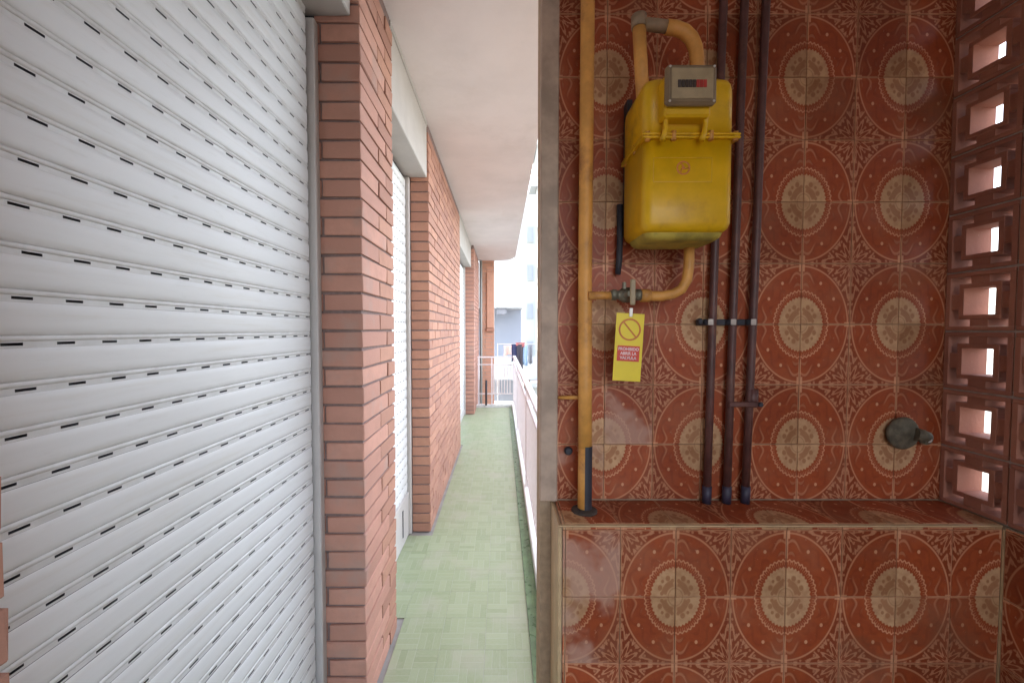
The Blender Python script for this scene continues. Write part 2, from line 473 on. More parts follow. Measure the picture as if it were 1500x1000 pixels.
# the flats behind and above the corridor, unseen mass shaped to stop light
bd = thing('apartment_block', 'rendered wall of the flats standing behind the shutters and brick piers', 'building', (-3, 2, 0))
MB().box(-2.6, 2.2, -6.0, 7.0, -9, -.23).box(-2.6, 2.2, -6.0, 7.0, ZC + .225, 7).build('wall', M['plaster'], bd)
MB().box(-.4, 2.2, -6.0, 7.0, -.229, ZC + .224).build('dark_room_box', M['dark'], bd)  # solid box, the room's darkness put into its colour

# ------------------------------------------------------------------ patterned tiles
TW, TH = .1622, .2005
_tm = {}
def tile_mesh(w0, h0, fu, fv, mat, plane, cutu=1.0, cutv=1.0):
    """tile of w0 x h0; fu/fv True = medallion centre lies on its right/top side"""
    key = (round(w0, 4), round(h0, 4), fu, fv, mat, plane)
    if key in _tm: return _tm[key]
    g = .0009; t = .006; b = .0012
    x, z = w0 / 2 - g, h0 / 2 - g
    mb = MB()
    def P(a, c, d):
        return {'y': (a, -d, c), 'x': (-d, -a, c), 'z': (a, c, d)}[plane]
    def U(a, c):
        uu = (a + w0 / 2) / TW; vv = (c + h0 / 2) / (TH if plane != 'z' else TH)
        if fu: uu = (w0 / 2 - a) / TW
        if fv: vv = (h0 / 2 - c) / TH
        return (abs(uu), abs(vv))
    A = [(-x, -z), (x, -z), (x, z), (-x, z)]; I = [(-x + b, -z + b), (x - b, -z + b), (x - b, z - b), (-x + b, z - b)]
    mb.v = [P(a, c, 0) for a, c in A] + [P(a, c, t - b) for a, c in A] + [P(a, c, t) for a, c in I]
    mb.face([8, 9, 10, 11], [U(*p) for p in I])
    for i in range(4):
        j = (i + 1) % 4
        mb.face([i, j, j + 4, i + 4], [(1, 1)] * 4)
        mb.face([i + 4, j + 4, j + 8, i + 8], [U(*A[i]), U(*A[j]), U(*I[j]), U(*I[i])])
    _tm[key] = mb.mesh('tile', M[mat]); return _tm[key]

# wall at Y = 1.36 ; medallion centres at X = .3425 + .3244 i , z = 1.418 + .401 j
DW = 1.36
tw = thing('tiled_wall', 'tall wall of terracotta medallion tiles behind the yellow gas meter', 'wall', (.8, 1.43, 0))
MB().box(-.67, .82, -.064, .07, 0, ZC - .002).build('masonry', M['grout'], tw)
def cols(x0, x1, c0):
    """tile spans between x0 and x1 with medallion centres at c0 + 2 TW i; returns (a, b, centre_on_right)"""
    out = []; k = math.floor((x0 - c0) / TW)
    while c0 + k * TW < x1 - .004:
        a, b = max(x0, c0 + k * TW), min(x1, c0 + (k + 1) * TW)
        if b - a > .006: out.append((a, b, k % 2 != 0))
        k += 1
    return out
def rows(z0, z1, c0):
    out = []; k = math.floor((z0 - c0) / TH)
    while c0 + k * TH < z1 - .004:
        a, b = max(z0, c0 + k * TH), min(z1, c0 + (k + 1) * TH)
        if b - a > .006: out.append((a, b, k % 2 != 0))
        k += 1
    return out
def jit(): return random.uniform(-.0004, .0004)
for (a, b, fu) in cols(.184, 1.474, .3425):
    for (c, d, fv) in rows(.8305, ZC - .01, 1.418):
        mat = 'tile'
        if abs((a + b) / 2 - .27) < .12 and c < .95 or abs((a + b) / 2 - .42) < .06 and 1.0 < c < 1.1: mat = 'tile_faded'
        # a cut tile keeps its centre side when the cut is at the far side; first column is cut on the left
        put('tile', tile_mesh(b - a, d - c, fu, fv, mat, 'y'), tw, local(tw, (a + b) / 2, DW + .006 + jit(), (c + d) / 2), rot=(random.uniform(-.0025, .0025), 0, random.uniform(-.0025, .0025)))
# painted edge strip of the wall
MB().box(-.674, -.617, -.10, -.0655, .835, ZC - .002, b=.004).build('edge_strip', M['post'], tw)

# plinth
PY, PZ, PX0, PX1 = 1.18, .829, .166, 1.4665
pl = thing('tiled_plinth', 'low tiled ledge where the pipes end under the gas meter', 'ledge', (.8, 1.27, 0))
MB().box(PX0 - .8 + .008, PX1 - .8, -.09 + .007, .095, 0, PZ - .007).build('masonry', M['grout'], pl)
for (a, b, fu) in cols(PX0 + .012, PX1, .342 - TW * 0 + .1622 + .0065):
    for (c, d, fv) in rows(.004, PZ - .0055, .615):
        mat = 'tile_faded' if a < .2 and .4 < c < .7 else 'tile'
        put('tile', tile_mesh(b - a, d - c, fu, fv, mat, 'y'), pl, local(pl, (a + b) / 2, PY + .006 + jit(), (c + d) / 2), rot=(random.uniform(-.003, .003), 0, random.uniform(-.003, .003)))
    put('tile', tile_mesh(b - a, DW - PY - .015, fu, False, 'tile', 'z'), pl, local(pl, (a + b) / 2, (PY + .012 + DW - .004) / 2, PZ - .006 + jit()), rot=(0, random.uniform(-.003, .003), 0))
MB().box(PX0 - .8, PX1 - .8, -.091, -.079, PZ - .005, PZ - .0004, b=.0008).build('edge_trim', M['edge_trim'], pl)
MB().box(PX0 - .801, PX0 - .79, -.0915, -.079, 0, PZ - .0055, b=.0015).build('edge_trim', M['edge_trim'], pl)
MB().box(PX0 - .80, PX0 - .7925, -.0785, .089, 0, PZ - .002, b=.001).build('side_panel', M['edge_trim'], pl)

# right side wall: tiles below, lattice blocks above
RX = 1.4665
rw = thing('side_wall', 'lower side wall with medallion tiles beneath the lattice on the right', 'wall', (RX + .06, .3, 0))
MB().box(-.053, .06, -1.9, 1.19, 0, PZ - .005).build('masonry', M['grout'], rw)
k = 0
for (a, b, fu) in cols(-1.175, .45, -1.175 + TW):      # along -Y from the plinth corner
    for (c, d, fv) in rows(.004, PZ - .006, .615):
        put('tile', tile_mesh(b - a, d - c, fu, fv, 'tile', 'x'), rw, local(rw, RX + .006, -(a + b) / 2, (c + d) / 2))
MB().box(RX - rw.location.x - .001, RX - rw.location.x + .009, 1.1755 - .3, 1.1795 - .3, .003, PZ - .012).build('edge_trim', M['edge_trim'], rw)

BS = .1886
def block_mesh():
    mb = MB(); o = BS / 2 - .003; t = .013; D = .088
    # outer frame
    mb.box(0, D, -o, o, o - t, o, b=.002).box(0, D, -o, o, -o, -o + t, b=.002)
    mb.box(.0008, D - .0008, -o, -o + t, -o + t, o - t).box(.0008, D - .0008, o - t, o, -o + t, o - t)
    # inner square tube, a little set back
    a = .056; ti = .014
    mb.box(.004, D - .002, -a, a, a - ti, a, b=.0015).box(.004, D - .002, -a, a, -a, -a + ti, b=.0015)
    mb.box(.0048, D - .0028, -a, -a + ti, -a + ti, a - ti).box(.0048, D - .0028, a - ti, a, -a + ti, a - ti)
    # webs at mid sides
    wv = .024
    e = .0005
    mb.box(.006, D - .004, -wv, wv, a + e, o - t - e).box(.006, D - .004, -wv, wv, -o + t + e, -a - e)
    mb.box(.006, D - .004, a + e, o - t - e, -wv, wv).box(.006, D - .004, -o + t + e, -a - e, -wv, wv)
    return mb.mesh('lattice_block', M['cel'])
lat = thing('lattice_screen', 'pierced terracotta lattice screen with square holes right of the tiled wall', 'screen', (RX, 1.36, PZ))
bmesh_ = block_mesh()
LC = 4
for c_ in range(LC):
    for r_ in range(10):
        put('lattice_block', bmesh_, lat, (.001 + random.uniform(-.001, .001), -(c_ + .5) * .187, (r_ + .5) * BS), rot=(random.uniform(-.006, .006), 0, random.uniform(-.006, .006)))
mb = MB()
for c_ in range(LC + 1): mb.box(.006, .068, -c_ * .187 - .0042, -c_ * .187 + .0042 if c_ else -.0002, 0, 10 * BS)
for r_ in range(11):
    for c_ in range(LC): mb.box(.0065, .0675, -(c_ + 1) * .187 + .0045, -c_ * .187 - .0045, r_ * BS - (.004 if r_ else 0), r_ * BS + .004)
mb.build('mortar_joints', M['mortar_light'], lat)
MB().box(0, .088, -LC * .187, -.0005, 10 * BS + .005, ZC - PZ - .002).build('lintel_beam', M['brick_shade'], lat)
pc = thing('added_pillar', 'unseen added pillar behind the viewer, cutting the light through the lattice', 'pillar', (RX + .05, -.15, 0))
MB().box(-.05, .1, -.74, .755, PZ, ZC - .002).build('pillar_body', M['brick_shade'], pc)  # added out of view in place of more lattice, dims the shutter

bw = thing('added_back_wall', 'unseen added wall behind the viewer, its opening sized to light the niche', 'wall', (.4, -.96, 0))
OX0, OX1, OZ0, OZ1 = -.6, 1.2, .5, 2.35  # opening in the added wall, sized to light the niche
MB().box(-1.16, OX0 - .4, -.06, .06, 0, ZC - .002).box(OX1 - .4, 1.2, -.06, .06, 0, ZC - .002).box(OX0 - .4, OX1 - .4, -.06, .06, 0, OZ0).box(OX0 - .4, OX1 - .4, -.06, .06, OZ1, ZC - .002).build('wall_body', M['warm'], bw)
# ------------------------------------------------------------------ roller shutters
PITCH = .0635
def slat_mesh(length, off):
    """local: Y along the slat, +X outwards; dark slots cut in the hinge strip at the foot"""
    mb = MB(); prof = [(-.0012, .0160), (.0000, .018), (.0006, .026), (.0008, .038), (.0006, .050), (.0000, .0585), (-.0012, .0605)]
    bead = [(-.0022, .0066), (-.0006, .0074), (.0002, .0105), (-.0006, .0136), (-.0024, .0145)]
    L = length
    for pr in (prof, bead):
        n = len(mb.v)
        for (x, z) in pr: mb.v += [(x, 0, z), (x, L, z)]
        for i in range(len(pr) - 1): mb.face([n + 2 * i, n + 2 * i + 1, n + 2 * i + 3, n + 2 * i + 2], smooth=True)
    n = len(mb.v); mb.v += [(-.0025, 0, .0146), (-.0025, L, .0146), (-.0013, L, .0160), (-.0013, 0, .0160)]; mb.face([n, n + 1, n + 2, n + 3])
    # hinge strip z 0 .. .0066 with slots between y
    xs = -.0021; z0, z1, z2, z3 = -.003, .0008, .0048, .0066
    def quad(y0, y1, za, zb):
        n = len(mb.v); mb.v.extend([(xs, y0, za), (xs, y1, za), (xs, y1, zb), (xs, y0, zb)]); mb.face([n, n + 1, n + 2, n + 3])
    quad(0, L, z0, z1); quad(0, L, z2, z3)
    y = 0; s = off
    while s < L:
        quad(y, s, z1, z2)
        e = min(L, s + .026); y = e; s += .0695
    if y < L: quad(y, L, z1, z2)
    return mb.mesh('slat', M['slat'])

def shutter(name_label, x, y0, y1, zb, zt, group='roller shutters of the flat', rough_offs=5):
    t = thing('roller_shutter', name_label, 'shutter', (x, y0, zb), group)
    g = .012
    ms = [slat_mesh(y1 - y0 - 2 * g, .008 + .0139 * k) for k in range(rough_offs)]
    n = int((zt - zb) / PITCH)
    seq = [0, 3, 1, 4, 2]
    for i in range(n):
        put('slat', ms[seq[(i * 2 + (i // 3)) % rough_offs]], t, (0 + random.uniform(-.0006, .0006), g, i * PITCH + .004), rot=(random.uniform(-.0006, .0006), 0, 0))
    MB().box(-.03, -.012, .002, y1 - y0 - .002, -.02, zt - zb).build('backing', M['black'], t)  # dark sheet, the darkness behind the slots put into its colour
    MB().box(-.008, .010, g, y1 - y0 - g, -.028, .0005, b=.002).build('bottom_bar', M['guide'], t)
    return t
def guide(t, y, w_, z0, z1, x0=-.02, x1=.022):
    l = t.location
    MB().box(x0, x1, y - l.y, y - l.y + w_, z0 - l.z, z1 - l.z, b=.003).build('guide_rail', M['guide'], t)

SX = -.662
s1 = shutter('large white slatted roller shutter filling the left side, nearest the viewer', SX, .425, 1.428, .04, 2.53)
guide(s1, 1.428, .034, .0, 2.462)
guide(s1, .414, .011, .0, 2.462, x1=.012)
MB().box(-.03, .03, .0, 1.003, -.0395, -.0285).build('sill', M['kerb'], s1)
s2 = shutter('white roller shutter between the two brick piers, stopped above a white door foot', SX + .02, 1.885, 2.765, .30, 2.44)
guide(s2, 2.765, .033, .0, 2.42)
MB().box(-.012, .006, .002, .878, -.297, -.03, b=.003).build('door_foot', M['guide'], s2)
MB().box(.0065, .0095, .70, .715, -.235, -.06).build('dark_slot_strip', M['black'], s2)  # black strip for the guide's slot, its darkness put into the colour
s3 = shutter('far narrow white roller shutter beyond the long brick wall', SX + .04, 4.87, 6.70, .10, 2.44)
guide(s3, 6.70, .06, .0, 2.42)
MB().box(-.012, .006, .002, 1.828, -.098, -.03, b=.003).build('door_foot', M['guide'], s3)

# lintels above the shutters (plaster boxes)
def lintel(label, y0, y1, zb, x1):
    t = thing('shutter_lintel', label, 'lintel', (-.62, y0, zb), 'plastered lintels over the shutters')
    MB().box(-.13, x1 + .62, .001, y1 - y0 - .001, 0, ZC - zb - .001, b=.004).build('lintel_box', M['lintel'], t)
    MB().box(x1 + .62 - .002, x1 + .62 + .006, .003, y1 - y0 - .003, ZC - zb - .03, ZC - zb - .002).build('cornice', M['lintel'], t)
lintel('white plaster lintel over the nearest shutter, top left', -.6, 1.459, 2.485, -.525)
lintel('white plaster lintel between the first pier and the long brick wall', 1.881, 2.799, 2.425, -.505)
lintel('small far white lintel over the shutter past the long brick wall', 4.862, 6.768, 2.425, -.505)

# ------------------------------------------------------------------ brick piers
# pier beside the viewer
p0 = thing('brick_pier', 'sliver of brick pier at the very left edge before the big shutter', 'pier', (-.58, .1, 0), 'brick piers of the flat')
MB().box(-.075, .072, -.7, .285, 0, ZC - .002).build('mortar_core', M['mortar_light'], p0)
for i in range(NC):
    z0 = i * CH; o_ = .12 if i % 2 else 0
    for (a, b) in ((.400 - .24 + o_, .400),) + tuple((.400 - .24 * (k + 1) - .01 * k + o_, .400 - .24 * k - .01 * k + o_ - .01) for k in range(1, 3)):
        if b - a > .03: brick(p0, -.655, WX, a, b, z0 + .001, z0 + CH - JT, 'brick')
# first pier
p1 = thing('brick_pier', 'near brick pier right of the big white shutter, its front side in shade', 'pier', (-.57, 1.67, 0), 'brick piers of the flat')
MB().box(-.085, .068, -.202, .202, 0, ZC - .002).build('mortar_core', M['mortar'], p1)
for i in range(NC):
    z0 = i * CH + .001; z1 = z0 + CH - JT
    if i % 2:
        brick(p1, -.655, WX, 1.46, 1.66, z0, z1, 'brick_shade'); brick(p1, -.655, WX, 1.67, 1.88, z0, z1, 'brick')
    else:
        brick(p1, -.655, -.6375, 1.46, 1.56, z0, z1, 'brick_shade')
        brick(p1, -.629, WX, 1.46, 1.765, z0, z1, 'brick_shade'); brick(p1, -.655, WX, 1.775, 1.88, z0, z1, 'brick')
# long wall pier
p2 = thing('brick_wall', 'long brick wall halfway along the corridor, between two shutters', 'wall', (-.57, 3.8, 0))
MB().box(-.06, .068, -.993, 1.055, 0, ZC - .002).build('mortar_core', M['mortar'], p2)
rest = MB(); cnt = 0
for i in range(NC):
    z0 = i * CH + .001; z1 = z0 + CH - JT
    y = 2.8; k = 0
    ln = .12 if i % 2 else .24
    while y < 4.85:
        e = min(4.86, y + ln)
        if e - y > .02:
            if k < 7 and cnt < 296: brick(p2, -.617, WX, y, e, z0, z1, 'brick'); cnt += 1
            else:
                j_ = random.uniform(-.002, .002)
                rest.box(-.617 + .57, WX + .57 + j_, y - 3.8, e - 3.8, z0, z1)
        y = e + .0095; ln = .24; k += 1
rest.build('far_bricks', M['brick'], p2, kind='stuff')
# third pier
p3 = thing('brick_pier', 'far slim brick pier near the end railing of the corridor', 'pier', (-.53, 7.1, 0), 'brick piers of the flat')
MB().box(-.085, .065, -.322, 1.1, 0, ZC - .002).build('mortar_core', M['mortar'], p3)
for i in range(NC):
    z0 = i * CH + .001; z1 = z0 + CH - JT
    brick(p3, -.61, -.455, 6.77, 6.77 + (.2 if i % 2 else .1), z0, z1, 'brick_shade')
rest = MB()
for i in range(NC):
    z0 = i * CH + .001; z1 = z0 + CH - JT; y = 6.98 if i % 2 else 6.88
    while y < 8.15:
        rest.box(-.61 + .53, -.455 + .53 + random.uniform(-.002, .002), y - 7.1, min(y + .24, 8.19) - 7.1, z0, z1); y += .2495
rest.build('far_bricks', M['brick'], p3, kind='stuff')
# end wall
ew = thing('end_wall', 'orange brick wall closing the corridor beyond the end railing', 'wall', (-.3, 8.4, 0))
MB().box(-.15, .145, -.088, .3, -9, 5.2).build('mortar_core', M['mortar_light'], ew)
rest = MB()
for i in range(NC + 6):
    z0 = i * CH - .25; z1 = z0 + CH - JT; x = -.45 + (.12 if i % 2 else 0)
    if i % 2: rest.box(-.15, -.15 + .11, -.098, -.05, z0, z1)
    while x < -.16:
        x1 = min(x + .24, -.155)
        if x1 - x > .02: rest.box(x + .3, x1 + .3, -.098 + random.uniform(-.002, .002), -.05, z0, z1)
        x += .25
rest.build('bricks', M['brick_orange'], ew, kind='stuff')
MB().box(.0, .14, -.13, -.1, 1.44, 2.55, b=.004).build('cover_panel', M['brick_orange'], ew)
MB().box(-.01, .15, -.16, -.1, 1.37, 1.43, b=.004).build('ledge', M['brick'], ew)
MB().tube([(-.115, -.125, -.2), (-.115, -.125, ZC)], .022, 10).build('downpipe', M['ext_cream'], ew)

# ------------------------------------------------------------------ railing
rl = thing('balcony_railing', 'white railing along the open side of the green floored corridor', 'railing', (.222, 4.4, 0))
y0, y1 = 1.505 - 4.4, 7.36 - 4.4
MB().box(-.024, .026, y0, y1 + .026, .905, .935, b=.004).build('top_rail', M['railing'], rl)
MB().box(-.010, .012, y0, y1, .775, .797, b=.003).build('middle_rail', M['railing'], rl)
MB().box(-.010, .012, y0, y1, .13, .152, b=.003).build('bottom_rail', M['railing'], rl)
bl = MB().box(-.008, .010, -.014, .014, .153, .774).mesh('baluster', M['railing'])
n = int((y1 - y0) / .105)
for i in range(n): put('baluster', bl, rl, (0, y0 + .06 + i * .105, 0))
ps = MB().box(-.016, .018, -.018, .018, .0, .904, b=.003).mesh('post', M['railing'])
for yy in (y0 + .02, y0 + 2.0, y0 + 4.0, y1): put('post', ps, rl, (0, yy, .02))
re_ = thing('end_railing', 'white railing across the far end of the corridor before the orange wall', 'railing', (-.12, 7.39, 0))
MB().box(-.32, .315, -.018, .018, .895, .92, b=.003).build('top_rail', M['railing'], re_)
MB().box(-.32, .315, -.009, .009, .765, .782, b=.002).build('middle_rail', M['railing'], re_)
MB().box(-.32, .315, -.009, .009, .235, .255, b=.002).build('bottom_rail', M['railing'], re_)
b2 = MB().box(-.008, .008, -.008, .008, .256, .764).mesh('baluster', M['railing'])
for i in range(7): put('baluster', b2, re_, (-.03 + i * .05, 0, 0))
for xx in (-.30, -.06): put('post', MB().box(-.012, .012, -.012, .012, .03, .894).mesh('post', M['railing']), re_, (xx, 0, 0))
MB().tube([(-.28, 7.3, .05), (-.278, 7.31, .50)], .018, 8).build('wooden_stick', M['black'], label='dark stick leaning at the far end of the corridor against the railing', cat='stick')

# ------------------------------------------------------------------ gas meter
GX, GF, GB = .39, 1.13, 1.30
gm = thing('gas_meter', 'grimy yellow gas meter hung on the patterned tile wall', 'gas meter', (.51, 1.22, 1.63))
l = gm.location
def body_shell(z0, z1, top=False, x0=.384, x1=.630, y0=1.12, y1=1.305, c=.028):
    """chamfered box with rounded shoulder (top) or rounded bottom"""
    mb = MB()
    def ring(inx, iny, z, cc):
        a0, a1, b0, b1 = x0 + inx, x1 - inx, y0 + iny, y1 - iny * .4
        P = []
        for (cx, cy, s0) in ((a1 - cc, b0 + cc, -90), (a1 - cc * .3, b1 - cc * .3, 0), (a0 + cc * .3, b1 - cc * .3, 90), (a0 + cc, b0 + cc, 180)):
            r_ = cc if cy == b0 + cc else cc * .3
            for k in range(5):
                t = R(s0 + k * 22.5); P.append((cx + r_ * math.cos(t), cy + r_ * math.sin(t), z))
        return P
    if top: lv = [(0, 0, z0, c), (0, 0, z1 - .035, c), (.002, .002, z1 - .018, c), (.007, .006, z1 - .007, c), (.018, .014, z1 - .001, c * .9), (.03, .024, z1, c * .8)]
    else: lv = [(.03, .024, z0, c * .8), (.014, .012, z0 + .003, c), (.005, .004, z0 + .011, c), (0, 0, z0 + .026, c), (0, 0, z1, c)]
    rings = [ring(*q) for q in lv]
    for rg in rings: mb.v += [tuple(Vector(p) - l) for p in rg]
    K = len(rings[0])
    for i in range(len(rings) - 1):
        for j in range(K): mb.face([i * K + j, i * K + (j + 1) % K, (i + 1) * K + (j + 1) % K, (i + 1) * K + j], smooth=True)
    mb.face(list(range(K))[::-1]); mb.face([(len(rings) - 1) * K + j for j in range(K)])
    return mb
ZS = px(1000, 203, GF).z          # seam height
ZT = px(1000, 121, 1.15).z; ZB = px(1000, 352, 1.15).z
body_shell(ZS + .006, ZT, True).build('upper_casing', M['yellow'], gm)
body_shell(ZB + .018, ZS - .006).build('lower_casing', M['yellow'], gm)
mb = body_shell(ZB, ZB + .045, x0=.396, x1=.620, y0=1.137, y1=1.29); mb.build('bottom_rim', M['yellow_dirty'], gm)
# flange: two thin plates with bolts
fb = MB()
for (za, zb_) in ((ZS - .007, ZS - .001), (ZS + .001, ZS + .007)):
    fb.box(.376 - l.x, .639 - l.x, 1.110 - l.y, 1.312 - l.y, za - l.z, zb_ - l.z, b=.0015)
fb.build('flange', M['yellow'], gm)
bb = MB().lathe([(.0075, -.012), (.0075, .012)], (0, 0, 0), 'Z', 6).mesh('bolt', M['pipe_yellow'])
for (bx, by) in ((.392, 1.118), (.46, 1.114), (.56, 1.114), (.628, 1.118), (.386, 1.20), (.386, 1.29)):
    put('bolt', bb, gm, local(gm, bx, by, ZS))
# counter
CF = 1.055
c0, c1 = px(976, 152, CF), px(1052, 93, CF)
cb = MB().box(c0.x - l.x + .004, c1.x - l.x - .004, CF + .022 - l.y, 1.16 - l.y, c0.z - l.z - .02, c1.z - l.z - .012, b=.006).build('counter_housing', M['yellow'], gm)
bz = MB().box(c0.x - l.x, c1.x - l.x, CF - l.y, CF + .021 - l.y, c0.z - l.z, c1.z - l.z, b=.007).build('counter_frame', M['bezel'], gm)
MB().box(c0.x - l.x + .012, c1.x - l.x - .012, CF - l.y - .0025, CF - l.y - .0004, c0.z - l.z + .012, c1.z - l.z - .012, b=.001).build('dial_plate', M['dial'], bz)
d0, d1 = px(992, 129, CF), px(1035, 118, CF)
nw = 8; ww = (d1.x - d0.x) / nw
for i in range(nw):
    MB().box(d0.x + i * ww + .0005 - l.x, d0.x + (i + 1) * ww - .0005 - l.x, CF - l.y - .0045, CF - l.y - .0026, d0.z - l.z, d1.z - l.z, b=.0005).build('number_wheel', M['digits_black' if i < 5 else 'digits_red'], bz)
for sx_, sz_ in ((c0.x + .009, c0.z + .007), (c1.x - .009, c0.z + .007), (c0.x + .009, c1.z - .007), (c1.x - .009, c1.z - .007)):
    MB().lathe([(.0032, 0), (.0028, .0015)], (sx_ - l.x, CF - l.y + .0002, sz_ - l.z), 'Y', 10).build('screw', M['steel'], bz)
# lead seal hooks below the counter
for hx in (976, 1034):
    a = px(hx, 152, 1.09); b = px(hx - 1, 185, 1.10); c_ = px(hx - 6, 206, 1.095)
    MB().tube([a - l, (a * .5 + b * .5) - l, b - l, (b * .4 + c_ * .6) - l + Vector((0, -.004, 0)), c_ - l], [.009, .007, .006, .007, .008], 10).build('bracket_hook', M['yellow'], gm)
# printed emblem
e = px(1000, 247, 1.124)
mb = MB(); seg = 28
def ring_flat(mb, cx, y, cz, r0, r1, seg=28, th=.0012, sx=1.0, org=Vector((0, 0, 0))):
    n = len(mb.v)
    for k in range(seg):
        t = 2 * math.pi * k / seg
        for r_ in (r0, r1):
            for yy in (y, y - th): mb.v.append(tuple(Vector((cx + r_ * sx * math.cos(t), yy, cz + r_ * math.sin(t))) - org))
    for k in range(seg):
        a = n + 4 * k; b = n + 4 * ((k + 1) % seg)
        mb.face([a + 1, b + 1, b + 3, a + 3]); mb.face([a, a + 1, b + 1, b]); mb.face([a + 2, b + 2, b + 3, a + 3]); mb.face([a, b, b + 2, a + 2])
ring_flat(mb, e.x, 1.1205, e.z, .0145, .0185, org=l)
ring_flat(mb, e.x, 1.1205, e.z, .0001, .0045, org=l)
for k in range(3):
    t = R(90 + 120 * k); a = Vector((e.x + .005 * math.cos(t), 1.1197, e.z + .005 * math.sin(t))); b = Vector((e.x + .0135 * math.cos(t + .5), 1.1197, e.z + .0135 * math.sin(t + .5)))
    mb.tube([a - l, b - l], .0018, 6)
mb.build('emblem', M['orange_print'], gm)
a, b = px(956, 268, 1.1245), px(1042, 232, 1.1245)
mb = MB(); th = .0012
for (xa, xb, za, zb_) in ((a.x, b.x, a.z, a.z + .0022), (a.x, b.x, b.z - .0012, b.z), (a.x, a.x + .0012, a.z, b.z), (b.x - .0012, b.x, a.z, b.z)):
    mb.box(xa - l.x, xb - l.x, 1.1193 - l.y, 1.1203 - l.y, za - l.z, zb_ - l.z)
mb.build('label_outline', M['label_print'], gm)
MB().box(.396 - l.x, .412 - l.x, 1.315 - l.y, 1.353 - l.y, px(905, 345, 1.33).z - l.z, px(915, 150, 1.33).z - l.z).box(.40 - l.x, .60 - l.x, 1.306 - l.y, 1.3538 - l.y, ZS - .1 - l.z, ZS + .08 - l.z).build('mounting_bracket', M['black'], gm)

def arc(c, r, a0, a1, n, u=Vector((1, 0, 0)), v=Vector((0, 0, 1))):
    return [Vector(c) + u * r * math.cos(R(a0 + (a1 - a0) * i / n)) + v * r * math.sin(R(a0 + (a1 - a0) * i / n)) for i in range(n + 1)]

# looped pipe over the meter
q = 1.20
pa, pb = px(937, 118, q), px(937, 36, q)
gp = thing('meter_loop_pipe', 'ochre pipe looping over the top of the yellow meter', 'pipe', tuple(px(980, 60, q)))
L2 = gp.location
MB().tube([px(942, 150, q) - L2, px(938, 80, q) - L2, px(936, 34, q) - L2], .0185, 16).build('left_leg', M['pipe_yellow'], gp)
MB().tube([px(936, 42, q) - L2, px(936, 24, q) - L2], .0215, 16).build('cap', M['pipe_stub'], gp)
MB().tube([px(938, 36, q) - L2, px(955, 37, q) - L2, px(978, 40, q) - L2], .017, 16).build('cross_piece', M['pipe_stub'], gp)
pp = [px(976, 40, q), px(990, 42, q), px(1003, 47, q), px(1013, 57, q), px(1019, 71, q), px(1021, 88, q), px(1021, 150, q)]
MB().tube([p - L2 for p in pp], .0195, 16).build('elbow', M['pipe_yellow'], gp)

# inlet pipe below the meter with valve
q2 = 1.26
ip = thing('meter_inlet_pipe', 'ochre bent pipe joining the underside of the meter to the valve', 'pipe', tuple(px(1000, 400, q2)))
L3 = ip.location
pp = [px(1010, 345, q2), px(1009, 390, q2), px(1006, 410, q2), px(998, 424, q2), px(985, 431, q2), px(968, 434, q2), px(942, 433, q2)]
MB().tube([p - L3 for p in pp], .0155, 14).build('bent_pipe', M['pipe_yellow'], ip)
MB().tube([px(952, 433, q2) - L3, px(938, 433, q2) - L3], .020, 8).build('union_nut', M['pipe_yellow'], ip)

gv = thing('gas_valve', 'tarnished gas valve between the riser pipe and the bent pipe', 'valve', tuple(px(917, 432, q2)))
L4 = gv.location
def pv(x, y, d=q2): return px(x, y, d) - L4
MB().lathe([(.012, -.048), (.017, -.044), (.017, -.030), (.012, -.028), (.016, -.02), (.024, -.008), (.024, .008), (.016, .02), (.012, .028), (.018, .03), (.018, .044), (.013, .046)], (0, 0, 0), 'X', 10).build('valve_body', M['brass'], gv)
MB().lathe([(.014, .0), (.014, .03), (.010, .034), (.010, .05)], (0, 0, 0), 'Y', 10).build('valve_stem', M['brass'], gv)
MB().box(-.004, .012, -.056, -.049, -.034, .042, b=.003).build('lever', M['dial'], gv)
MB().tube([pv(862, 433), pv(896, 433)], .0125, 12).build('inlet_stub', M['pipe_yellow'], gv)
MB().box(-.018, -.008, -.03, -.018, .015, .036, b=.002).build('lug', M['brass'], gv)

# hanging tag
tg = thing('warning_tag', 'yellow hanging tag with a red prohibition ring and red text box', 'tag', tuple(px(924, 457, 1.215)))
L5 = tg.location; tg.rotation_euler = (0, R(3.2), 0)
TWd, THt = .083, .205
MB().box(-TWd / 2 - .0, TWd / 2, -.001, .001, -THt, -.004, b=.0006).build('tag_card', M['tag'], tg)
MB().box(-.005, .005, -.004, -.0015, -.014, .012, b=.001).build('tag_clip', M['steel'], tg)
mb = MB(); ring_flat(mb, 0, -.0011, -.052, .028, .033, 36, .0008)
mb.build('prohibition_ring', M['tag_ring'], tg)
mb = MB(); n = 0
mb.box(-.030, .030, -.0026, -.0020, -.0022, .0022)
o = mb.build('prohibition_bar', M['tag_ring'], tg, (0, .0004, -.052)); o.rotation_euler = (0, R(48), 0)
MB().box(-.033, .033, -.0022, -.0011, -.146, -.100).build('text_box', M['tag_red'], tg)
def text(s, parent, x, z, size, mat, y, name='lettering', xs=1.0):
    cu = bpy.data.curves.new('txt', 'FONT'); cu.body = s; cu.size = size; cu.align_x = 'CENTER'; cu.align_y = 'CENTER'; cu.extrude = .0002; cu.offset = size * .02
    to = bpy.data.objects.new('txt', cu); C.objects.link(to)
    dg = bpy.context.evaluated_depsgraph_get(); me = bpy.data.meshes.new_from_object(to.evaluated_get(dg))
    bpy.data.objects.remove(to); me.transform(Matrix.Rotation(R(90), 4, 'X') @ Matrix.Diagonal((xs, 1, 1, 1)))
    me.materials.clear(); me.materials.append(mat); me.name = name
    return put(name, me, parent, (x, y, z))
